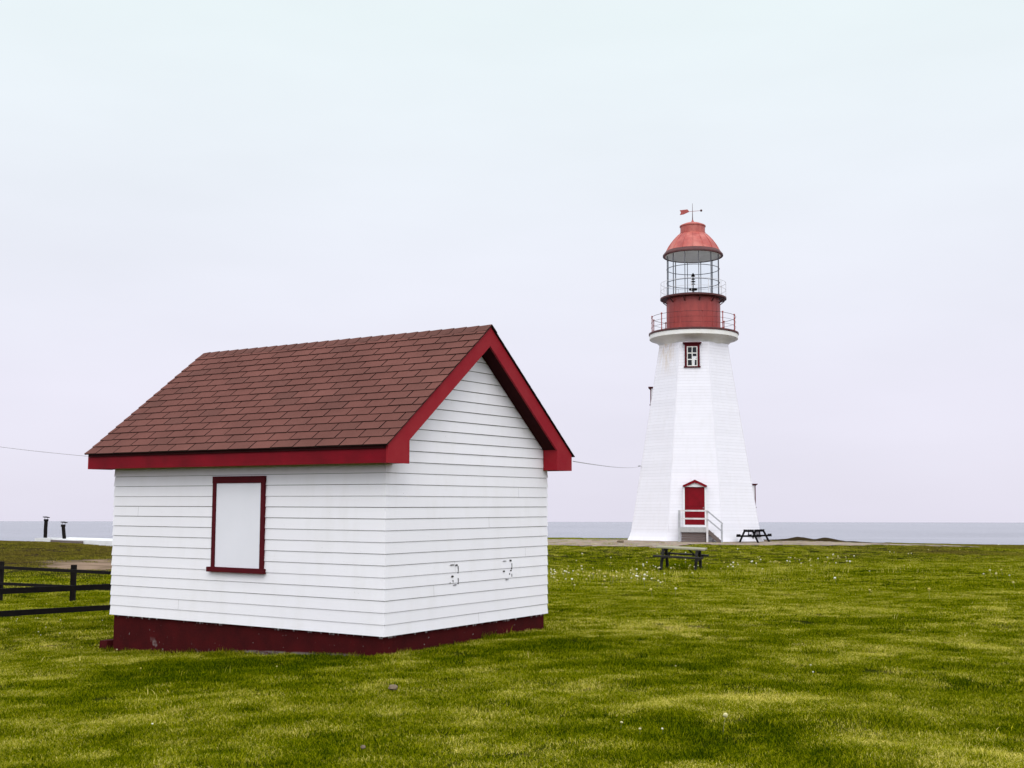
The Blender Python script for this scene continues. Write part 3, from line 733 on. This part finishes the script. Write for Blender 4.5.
# ------------------------------------------------------------------ picnic tables
def picnic(label, loc, rot, mt, mf, Ln=1.85, group=None, scl=(1,1,1)):
    t_ = thing('picnic_table', label, 'picnic table', loc, rot, group); t_.scale = scl
    m = MB(); wd = .72
    for i in range(5): y = -wd/2 + i*wd/5; m.box((-Ln/2, y+.006, .715), (Ln/2, y+wd/5-.006, .765))
    m.build('tabletop', mt, t_)
    for sg in (-1, 1):
        m = MB()
        for i in range(2): y = sg*.70 - .14 + i*.14; m.box((-Ln/2, y+.005, .42), (Ln/2, y+.135, .475))
        m.build('seat', mf if mt == M['topwood'] else mt, t_)
    for sx_ in (-1, 1):
        x = sx_*(Ln/2-.28)
        for sg in (-1, 1):
            m = MB(); m.bar((x, sg*.26, .715), (x, sg*.66, -.06), .09, .13, up=(0, 1, 0)); m.build('leg', mf, t_)
        m = MB(); m.box((x+.026, -.85, .32), (x+.066, .85, .418)); m.box((x+.026, -.33, .62), (x+.066, .33, .713))
        m.build('crossbar', mf, t_)
        m = MB(); m.bar((x-.025*sx_, 0, .40), (x-.36*sx_, 0, .70), .07, .04); m.build('brace', mf, t_)
    return t_
p = at(681, 567.6, 45.5)
picnic('weathered picnic table with its top coloured pale for sky sheen, alone on the lawn, its long side facing the front', (p.x, 45.5, p.z+.0), (R(3.0), R(2.6), R(-18)), M['topwood'], M['darkwood'], 1.84)
GT = 'dark picnic tables beside the lighthouse'
p = at(751.7, 542.5, 66.6); picnic('black picnic table end on at the foot of the tower, nearer the red door', (p.x, 67.4, p.z), (0, 0, R(78.9)), M['blackwood'], M['blackwood'], 1.6, GT, (1, .80, .92))
p = at(762.9, 541.8, 69.0); picnic('black picnic table end on, standing farther from the red door than its twin', (p.x, 69.8, p.z), (R(-1.5), 0, R(78.0)), M['blackwood'], M['blackwood'], 1.6, GT, (1, .80, .92))

# ------------------------------------------------------------------ rail fence
def gz(x, y): return float(H(x, y))
fa = thing('rail_fence', 'black two rail fence with two posts crossing the left lawn behind', 'fence', (*at(2, 601, 28.).xy, gz(*at(2, 601, 28.).xy)))
def inv(o, p): return Vector(p) - Vector(o.location)
Ya = lambda px: 28. - (px-2)/109*2.5
for px, y0, y1, wd in ((1.5, 561.5, 603, .10), (74, 564.8, 603, .10), (150, 568, 606, .10), (222, 571, 606, .10)):
    a, b = at(px, y0, Ya(px)), at(px, y1, Ya(px))
    m = MB(); m.box((a.x-wd/2, a.y-wd/2, b.z-.25), (a.x+wd/2, a.y+wd/2, a.z)); m.xf(Matrix.Translation(-Vector(fa.location))); m.build('post', M['black'], fa)
def rail_bar(o, pa, pb, Yf_, th, off):
    a = at(pa[0], pa[1], Yf_(pa[0])); b = at(pb[0], pb[1], Yf_(pb[0])); a.y -= off; b.y -= off
    m = MB(); m.bar(inv(o, a), inv(o, b), .045, th); m.build('rail', M['black'], o)
rail_bar(fa, (-25, 566), (222, 578), Ya, .066, .085); rail_bar(fa, (-25, 582.2), (222, 593.5), Ya, .066, .085)
fb = thing('rail_fence', 'nearer black rail fence whose low rails run towards the shed', 'fence', (*at(0, 625, 18.3).xy, gz(*at(0, 625, 18.3).xy)))
Yb = lambda px: 18.3 + px/111*2.4
rail_bar(fb, (-60, 617.5), (130, 606.2), Yb, .085, 0); rail_bar(fb, (-60, 594), (130, 585.6), Yb, .088, 0)
for px in (-52, 128):
    a, b = at(px, 580 if px > 0 else 586, Yb(px)), at(px, 622, Yb(px))
    m = MB(); m.box((a.x-.07, a.y+.03, b.z-.3), (a.x+.07, a.y+.17, a.z)); m.xf(Matrix.Translation(-Vector(fb.location))); m.build('post', M['black'], fb)

# ------------------------------------------------------------------ sunken bunker with stovepipes behind the mound
bo = at(58, 540, 50.5)
bk_ = thing('bunker', 'low whitewashed bunker roof showing behind the grass mound', 'bunker', (bo.x, 50.5, bo.z-1.2))
off = -Vector(bk_.location)
m = MB(); A_, B_ = at(48, 538.9, 50.), at(119, 541.2, 49.)
ab = Vector((0, 2.6, .05))
pts = [Vector((q.x, q.y, q.z)) + o_ for q in (A_, B_) for o_ in (Vector((0,0,0)), ab)]
m.hexa([(A_.x,A_.y,A_.z-1.5),(B_.x,B_.y,B_.z-1.5),(B_.x,B_.y+2.6,B_.z-1.5),(A_.x,A_.y+2.6,A_.z-1.5),(A_.x,A_.y,A_.z),(B_.x,B_.y,B_.z),(B_.x,B_.y+2.6,B_.z+.03),(A_.x,A_.y+2.6,A_.z+.03)])
m.xf(Matrix.Translation(off)); m.build('roof_slab', M['concrete'], bk_)
m = MB(); a, b = at(34.8, 538.6, 49.8), at(50.2, 541.5, 49.8); m.box((a.x, 49.8, b.z-.6), (b.x, 51.2, a.z+.02)); m.xf(Matrix.Translation(off)); m.build('parapet', M['concrete'], bk_)
m = MB(); a, b = at(50.6, 539.9, 49.7), at(82, 541.2, 49.35); m.hexa([(a.x,a.y,a.z-.5),(b.x,b.y,b.z-.5),(b.x,b.y+.15,b.z-.5),(a.x,a.y+.15,a.z-.5),(a.x,a.y,a.z),(b.x,b.y,b.z),(b.x,b.y+.15,b.z),(a.x,a.y+.15,a.z)]); m.xf(Matrix.Translation(off)); m.build('edge_flashing', M['crib'], bk_)
for (x0_, x1_, yt, yb_, yc, cx) in ((46.2, 45.2, 519.8, 538.8, 516.9, 46.4), (63.2, 64.6, 525.2, 539.4, 522.0, 64.2)):
    a, b, mid = at(x0_, yt, 50.6), at(x1_, yb_+2, 50.6), at((x0_*.35+x1_*.65)-(.4 if x0_ > 60 else 0), (yt+yb_)/2, 50.6)
    m = MB(); m.tube([b, mid, a], .075, 12); tp = at(x0_, yt, 50.6); 
    m.tube([tp+Vector((0,0,-.06)), tp+Vector((0,0,.03))], .095, 12)
    m.xf(Matrix.Translation(off)); vp = m.build('stovepipe', M['black'], bk_, True)
    c = at(cx, yc, 50.6); m = MB(); m.lathe([(.0,.02),(.14,.0),(.14,-.03),(.0,-.03)], 16); m.xf(Matrix.Rotation(R(6), 4, 'Y')); m.xf(Matrix.Translation(c))
    for dx_ in (-.06, .06): m.bar(tp+Vector((dx_,0,0)), c+Vector((dx_,0,-.01)), .012, .012)
    m.xf(Matrix.Translation(off)); m.build('cap', M['black'], vp)

# ------------------------------------------------------------------ overhead cables
def cable(label, a, b, sag, r):
    o = thing('overhead_cable', label, 'cable', b); m = MB()
    pts = []
    for i in range(25):
        s = i/24; q = Vector(a).lerp(Vector(b), s); q.z -= sag*4*s*(1-s); pts.append(q - Vector(b))
    m.tube(pts, r, 6); m.build('wire', M['cable'], o); return o
a = at(576, 461.9, 18.2); a = Vector((a.x-.02, a.y, a.z)); b = at(641.5, 466, 71.2)
c2 = cable('thin overhead cable strung between the shed eave and the white tower', at(573, 461.2, 17.2), b, .10, .0075)
m = MB(); m.lathe([(.03,-.06),(.05,-.02),(.03,.02),(.05,.06),(.02,.1)], 10); m.xf(Matrix.Rotation(math.pi/2, 4, 'Y')); m.xf(Matrix.Translation((-.15,0,0))); m.build('insulator', M['metal_grey'], c2, True)
m = MB(); m.bar((-.1,0,0), (.5,0,.0), .03, .03); m.bar((.05,0,-.05), (.12,0,.55), .012, .012); m.build('bracket', M['metal_grey'], c2)
cable('thin overhead cable crossing the sky from the left to the far shed eave', at(-60, 438.5, 18.6), at(92, 456.6, 19.4), .02, .0045)

# ------------------------------------------------------------------ stones
def stone(px, py, wpx, hpx, label, mat, boxy=False):
    p = ground_at(px, py); k = p.y/F; n = 10
    m = MB(); vs = []; fs = []; rows_ = 6
    for j in range(rows_):
        v = j/(rows_-1)*math.pi
        for i in range(n):
            u = 2*math.pi*i/n; rr = random.uniform(.82, 1.12)
            if boxy: rr = 1/max(abs(math.cos(u)), abs(math.sin(u)))*random.uniform(.95, 1.02)
            vs.append((wpx/2*k*rr*max(.05, math.sin(v))**(.3 if boxy else .8)*math.cos(u), wpx/2.4*k*rr*max(.05, math.sin(v))**(.3 if boxy else .8)*math.sin(u), hpx*k*(.35 - .75*math.cos(v))*random.uniform(.92, 1.05)))
    for j in range(rows_-1):
        for i in range(n): fs.append((j*n+i, j*n+(i+1)%n, (j+1)*n+(i+1)%n, (j+1)*n+i))
    fs += [tuple(range(n-1,-1,-1)), tuple((rows_-1)*n+i for i in range(n))]
    m.add(vs, fs); o = m.build('stone', mat, None, not boxy); o.location = (p.x, p.y, gz(p.x, p.y)+.03*1.0); o.rotation_euler = (0, 0, random.uniform(0, 1) if not boxy else YAW)
    tag(o, label, 'stone'); return o
stone(393, 692.5, 11, 3.6, 'small brown stone lying in the grass before the shed corner', M['rock'])
stone(363, 753, 5, 2.4, 'little brown clod low in the foreground grass', M['rock'])
p = ground_at(108.5, 649.5); m = MB()
m.hexa([(-.10,-.09,-.1),(.10,-.09,-.1),(.10,.09,-.1),(-.10,.09,-.1),(-.09,-.08,.13),(.095,-.085,.125),(.09,.08,.13),(-.085,.085,.12)])
o = m.build('block', M['foundation']); o.location = (p.x, p.y, gz(p.x, p.y)); o.rotation_euler = (0, 0, YAW); tag(o, 'dark maroon block wedged against the left end of the shed base', 'block')
stone(620.5, 542.8, 8, 2.4, 'dark flat rock on gravel left of the lighthouse base', M['rock'])

# ------------------------------------------------------------------ lawn: tufts of modelled blades, instanced
src = bpy.data.collections.new('tufts')
def tuft(nb, rad, hmin, hmax, wmin, wmax, lean, flat=False):
    vs = []; fs = []; sh_ = []
    for _ in range(nb):
        a = random.uniform(0, 2*math.pi); r_ = rad*math.sqrt(random.random()); x, y = r_*math.cos(a), r_*math.sin(a)
        h = random.uniform(hmin, hmax); w_ = random.uniform(wmin, wmax); d = random.uniform(0, 2*math.pi); f = random.uniform(0, 2*math.pi)
        ln_ = h*random.uniform(.1, lean); cx, cy = math.cos(d)*ln_, math.sin(d)*ln_; wx, wy = math.cos(f)*w_/2, math.sin(f)*w_/2
        o = len(vs)
        vs += [(x-wx, y-wy, -.015), (x+wx, y+wy, -.015), (x+cx*.4-wx*.85, y+cy*.4-wy*.85, h*.6), (x+cx*.4+wx*.85, y+cy*.4+wy*.85, h*.6), (x+cx, y+cy, h)]
        fs += [(o, o+1, o+3, o+2), (o+2, o+3, o+4)]; s_v = random.random(); sh_ += [s_v, s_v]
    me = bpy.data.meshes.new('grass_tuft'); me.from_pydata(vs, [], fs); me.materials.append(M['grass'])
    a = me.attributes.new('shade', 'FLOAT', 'FACE'); a.data.foreach_set('value', sh_)
    o = bpy.data.objects.new('grass_tuft', me); src.objects.link(o)
for _ in range(5): tuft(115, .13, .008, .030, .0024, .0052, 2.0)     # 0-4 mown lawn near by
for _ in range(4): tuft(90, .28, .015, .046, .006, .012, 1.6)         # 5-8 farther lawn
for _ in range(3): tuft(12, .20, .10, .26, .004, .008, .4)           # 9-11 taller seeding stems
def scatter(y0, y1, dens, i0, i1, zscale=(.8, 1.2), seed=0):
    r = np.random.default_rng(seed); half = lambda y: .455*y + 1.6
    N = int(dens*(half(y0)+half(y1))*(y1-y0)); y = np.sqrt(r.random(N)*(y1**2-y0**2)+y0**2); x = (r.random(N)*2-1)*half(y)
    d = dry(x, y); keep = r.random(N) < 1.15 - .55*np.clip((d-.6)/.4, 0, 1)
    keep &= (dirt(x, y) < .5*r.random(N)+.1) & ((gravel(x, y) < .25 + .2*r.random(N)) | (r.random(N) < .10))
    ux, uy = math.cos(YAW), math.sin(YAW); ax = (x-CX)*ux + (y-CY)*uy; bx = -(x-CX)*uy + (y-CY)*ux
    keep &= ~((ax > .0) & (ax < W) & (bx > 0) & (bx < L))
    keep &= (np.hypot(x-TBx, y-72) > 4.3) & (bank(x, y) < .4)
    keep &= ~((x < -12.5) & (y > 49.3))
    coast = 51 + 34*sst(-13, 1, x); keep &= y < coast + 1
    x, y, d = x[keep], y[keep], d[keep]; n = len(x)
    ed = np.maximum.reduce([-ax[keep], ax[keep]-W, -bx[keep], bx[keep]-L])    # distance to the shed wall: the mower misses a strip
    tall = 1 + 2.2*np.exp(-np.maximum(ed, 0)/.10)*r.random(n)
    zs_ = (zscale[0] + (zscale[1]-zscale[0])*r.random(n))*(1.15-.55*d)*tall
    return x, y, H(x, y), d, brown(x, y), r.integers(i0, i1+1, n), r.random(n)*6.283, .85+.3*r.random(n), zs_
parts = [scatter(6.2, 11, 190, 0, 4, seed=1), scatter(11, 17, 130, 0, 4, seed=2), scatter(17, 30, 60, 0, 4, (1., 1.4), seed=3), scatter(17, 34, 6, 5, 8, seed=9), scatter(30, 50, 13, 5, 8, seed=4), scatter(50, 84, 7, 5, 8, (1., 1.5), seed=5)]
# seeding stems: a band around the lone table and a few everywhere
st = scatter(34, 49, 4.2, 9, 11, (.45, .9), seed=6)
kp = (np.random.default_rng(3).random(len(st[0])) < np.exp(-((st[1]-41-(.12*np.abs(st[0]-3)))/3.2)**2)*sst(-1, 1.5, st[0])*(1-.8*sst(7, 17, st[0])))
parts.append(tuple(q[kp] for q in st))
st = scatter(8, 34, .2, 9, 11, (.22, .45), seed=8); parts.append(st)
A = [np.concatenate(c) for c in zip(*parts)]
A[3][-len(st[0])-int(kp.sum()):] = np.clip(A[3][-len(st[0])-int(kp.sum()):] + .38, 0, 1)
me = bpy.data.meshes.new('lawn_grass'); n = len(A[0]); me.vertices.add(n)
me.vertices.foreach_set('co', np.stack(A[:3], -1).astype(np.float32).ravel())
def fat(nm, v, ty='FLOAT'):
    a = me.attributes.new(nm, ty, 'POINT'); a.data.foreach_set('vector' if ty == 'FLOAT_VECTOR' else 'value', v.ravel())
fat('dry', A[3].astype(np.float32)); fat('brown', A[4].astype(np.float32)); fat('pick', A[5].astype(np.int32), 'INT')
fat('turn', np.stack([0*A[6], 0*A[6], A[6]], -1).astype(np.float32), 'FLOAT_VECTOR'); fat('grow', np.stack([A[7], A[7], A[8]], -1).astype(np.float32), 'FLOAT_VECTOR')
lawn = bpy.data.objects.new('lawn_grass', me); C.objects.link(lawn); tag(lawn, 'short green lawn grass with straw coloured patches', 'grass', kind='stuff')
ng = bpy.data.node_groups.new('grass_scatter', 'GeometryNodeTree')
ng.interface.new_socket('Geometry', in_out='INPUT', socket_type='NodeSocketGeometry'); ng.interface.new_socket('Geometry', in_out='OUTPUT', socket_type='NodeSocketGeometry')
gi, go = ng.nodes.new('NodeGroupInput'), ng.nodes.new('NodeGroupOutput')
ci = ng.nodes.new('GeometryNodeCollectionInfo'); ci.inputs['Collection'].default_value = src; ci.inputs['Separate Children'].default_value = True; ci.inputs['Reset Children'].default_value = True
io = ng.nodes.new('GeometryNodeInstanceOnPoints'); io.inputs['Pick Instance'].default_value = True
def na(nm, ty):
    x = ng.nodes.new('GeometryNodeInputNamedAttribute'); x.data_type = ty; x.inputs['Name'].default_value = nm; return x.outputs['Attribute']
k_ = ng.links.new
k_(gi.outputs[0], io.inputs['Points']); k_(ci.outputs[0], io.inputs['Instance']); k_(na('pick', 'INT'), io.inputs['Instance Index'])
k_(na('turn', 'FLOAT_VECTOR'), io.inputs['Rotation']); k_(na('grow', 'FLOAT_VECTOR'), io.inputs['Scale']); k_(io.outputs[0], go.inputs[0])
md = lawn.modifiers.new('grass_scatter', 'NODES'); md.node_group = ng

# ------------------------------------------------------------------ dandelion seed heads
def dandelion_parts():
    m = MB(); m.tube([(0,0,-.02),(.006,0,.08),(.004,.004,.16)], .0025, 5, 1)
    vs = []; fs = []
    hd = MB(); hd.lathe([(0,-.022),(.014,-.017),(.022,-.004),(.021,.008),(.013,.019),(0,.024)], 10)
    for v in hd.v: m_v = Vector(v)*random.uniform(.9, 1.1); vs.append((m_v.x+.004, m_v.y+.004, m_v.z+.175))
    m.add(vs, hd.f, 0); return m
dd = dandelion_parts().build('dandelion', [M['puff'], M['stalk']], None, True)
spots = [(621,731),(723,735),(664,736),(640,738),(810,670),(813,678),(676,670),(960,640),(151,729),(62,669),(140,674),(277,671),(117,655),(36,622),(45,643),(790,618),(870,596),(734,572),(1010,580),(1003,576),(992,577),(998,581),(985,578),
         (908,557),(912,556),(889,556),(895,555),(929,552),(904,570),(870,575),(800,564),(790,561),(810,566),(838,562),(827,563),(846,561),(855,560),(760,560),(738,552),(741,555),(930,600),(837,586),(1015,590),(960,552),(1000,548)]
r2 = random.Random(5)
for _ in range(85): 
    px = r2.uniform(549, 850); spots.append((px, (578 if px < 640 else 573 - (px-640)*.05) + r2.gauss(0, 3.2)))
for _ in range(28): spots.append((r2.uniform(548, 700), r2.uniform(556, 600)))
for _ in range(16): spots.append((r2.uniform(2, 105), r2.uniform(597, 640)))
for _ in range(55): spots.append((r2.uniform(549, 665), r2.gauss(580, 5)))
first = True
for px, py in spots:
    p = ground_at(px, py)
    if p is None or abs(p.x) > 40 or float(gravel(p.x, p.y)) > .4: continue
    o = dd if first else dd.copy()
    if not first: C.objects.link(o)
    first = False
    s = r2.uniform(.7, 1.1)*(1.45 if p.y > 25 else .5)
    if (px, py) == (723,735): s = .85
    o.location = (p.x, p.y, gz(p.x, p.y)); o.scale = (s, s, s*r2.uniform(.6, .95)); o.rotation_euler = (r2.uniform(-.25,.25), r2.uniform(-.25,.25), r2.uniform(0, 6))
    tag(o, 'pale dandelion seed head on a thin stalk in the lawn', 'dandelion', 'dandelions gone to seed in the lawn')

# ------------------------------------------------------------------ sky and sun: bright overcast
SUN_EL, SUN_AZ = R(40), R(176)      # azimuth clockwise from +Y, behind the camera and a little to its right
wd = bpy.data.worlds.new('World'); S.world = wd; wd.use_nodes = True; t = wd.node_tree; t.nodes.clear()
N = t.nodes.new; Lk = t.links.new
out = N('ShaderNodeOutputWorld'); sky = N('ShaderNodeTexSky'); sky.sky_type = 'NISHITA'; sky.sun_disc = False; sky.sun_elevation = SUN_EL; sky.sun_rotation = SUN_AZ
b1 = N('ShaderNodeBackground'); b1.inputs[1].default_value = .06; Lk(sky.outputs[0], b1.inputs[0])
tc = N('ShaderNodeTexCoord'); sx = N('ShaderNodeSeparateXYZ'); Lk(tc.outputs['Generated'], sx.inputs[0])
cr = N('ShaderNodeValToRGB'); Lk(sx.outputs[2], cr.inputs[0])
st_ = [(0., (.82, .79, .92)), (.10, (.872, .852, .975)), (.22, (.885, .910, .995)), (.40, (.89, .985, 1.01)), (.60, (.98, 1.03, 1.08)), (1., (1.25, 1.29, 1.36))]
el = cr.color_ramp.elements
while len(el) < len(st_): el.new(.5)
for q, (p_, c_) in zip(el, st_): q.position = p_; q.color = (*c_, 1)
mp = N('ShaderNodeMapping'); mp.inputs['Scale'].default_value = (1.4, 1.4, 5.); Lk(tc.outputs['Generated'], mp.inputs[0])
nz = N('ShaderNodeTexNoise'); nz.inputs['Scale'].default_value = 1.6; nz.inputs['Detail'].default_value = 4; nz.inputs['Roughness'].default_value = .5; Lk(mp.outputs[0], nz.inputs[0])
mr = N('ShaderNodeMapRange'); Lk(nz.outputs['Fac'], mr.inputs[0])
for i, v in enumerate((.3, .7, .955, 1.035)): mr.inputs[i+1].default_value = v
# the cloud is thinner and brighter around the hidden sun, behind the camera
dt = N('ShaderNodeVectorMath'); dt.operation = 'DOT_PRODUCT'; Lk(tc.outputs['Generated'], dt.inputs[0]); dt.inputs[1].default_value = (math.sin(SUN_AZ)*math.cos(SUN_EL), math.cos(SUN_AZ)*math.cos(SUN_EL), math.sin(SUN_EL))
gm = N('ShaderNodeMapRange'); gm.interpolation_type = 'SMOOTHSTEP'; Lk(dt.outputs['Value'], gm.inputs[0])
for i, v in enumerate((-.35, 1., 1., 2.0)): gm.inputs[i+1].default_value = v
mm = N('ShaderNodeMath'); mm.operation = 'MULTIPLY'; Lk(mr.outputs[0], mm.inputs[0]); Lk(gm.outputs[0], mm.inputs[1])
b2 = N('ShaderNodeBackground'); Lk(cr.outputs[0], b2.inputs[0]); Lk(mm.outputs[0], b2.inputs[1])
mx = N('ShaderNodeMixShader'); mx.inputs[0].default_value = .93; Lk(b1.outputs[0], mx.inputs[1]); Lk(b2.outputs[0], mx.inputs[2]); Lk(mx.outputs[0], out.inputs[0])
sl = bpy.data.lights.new('sun', 'SUN'); sl.energy = .65; sl.angle = R(22); sl.color = (1., .965, .90)
so = bpy.data.objects.new('sun', sl); C.objects.link(so)
dv = Vector((math.sin(SUN_AZ)*math.cos(SUN_EL), math.cos(SUN_AZ)*math.cos(SUN_EL), math.sin(SUN_EL)))
so.rotation_euler = dv.to_track_quat('Z', 'Y').to_euler(); so.location = dv*50

S.view_settings.view_transform = 'Standard'; S.view_settings.look = 'None'; S.view_settings.exposure = 0; S.view_settings.gamma = 1
S.render.engine = 'CYCLES'; S.cycles.use_denoising = True; S.cycles.max_bounces = 6; S.cycles.transparent_max_bounces = 12
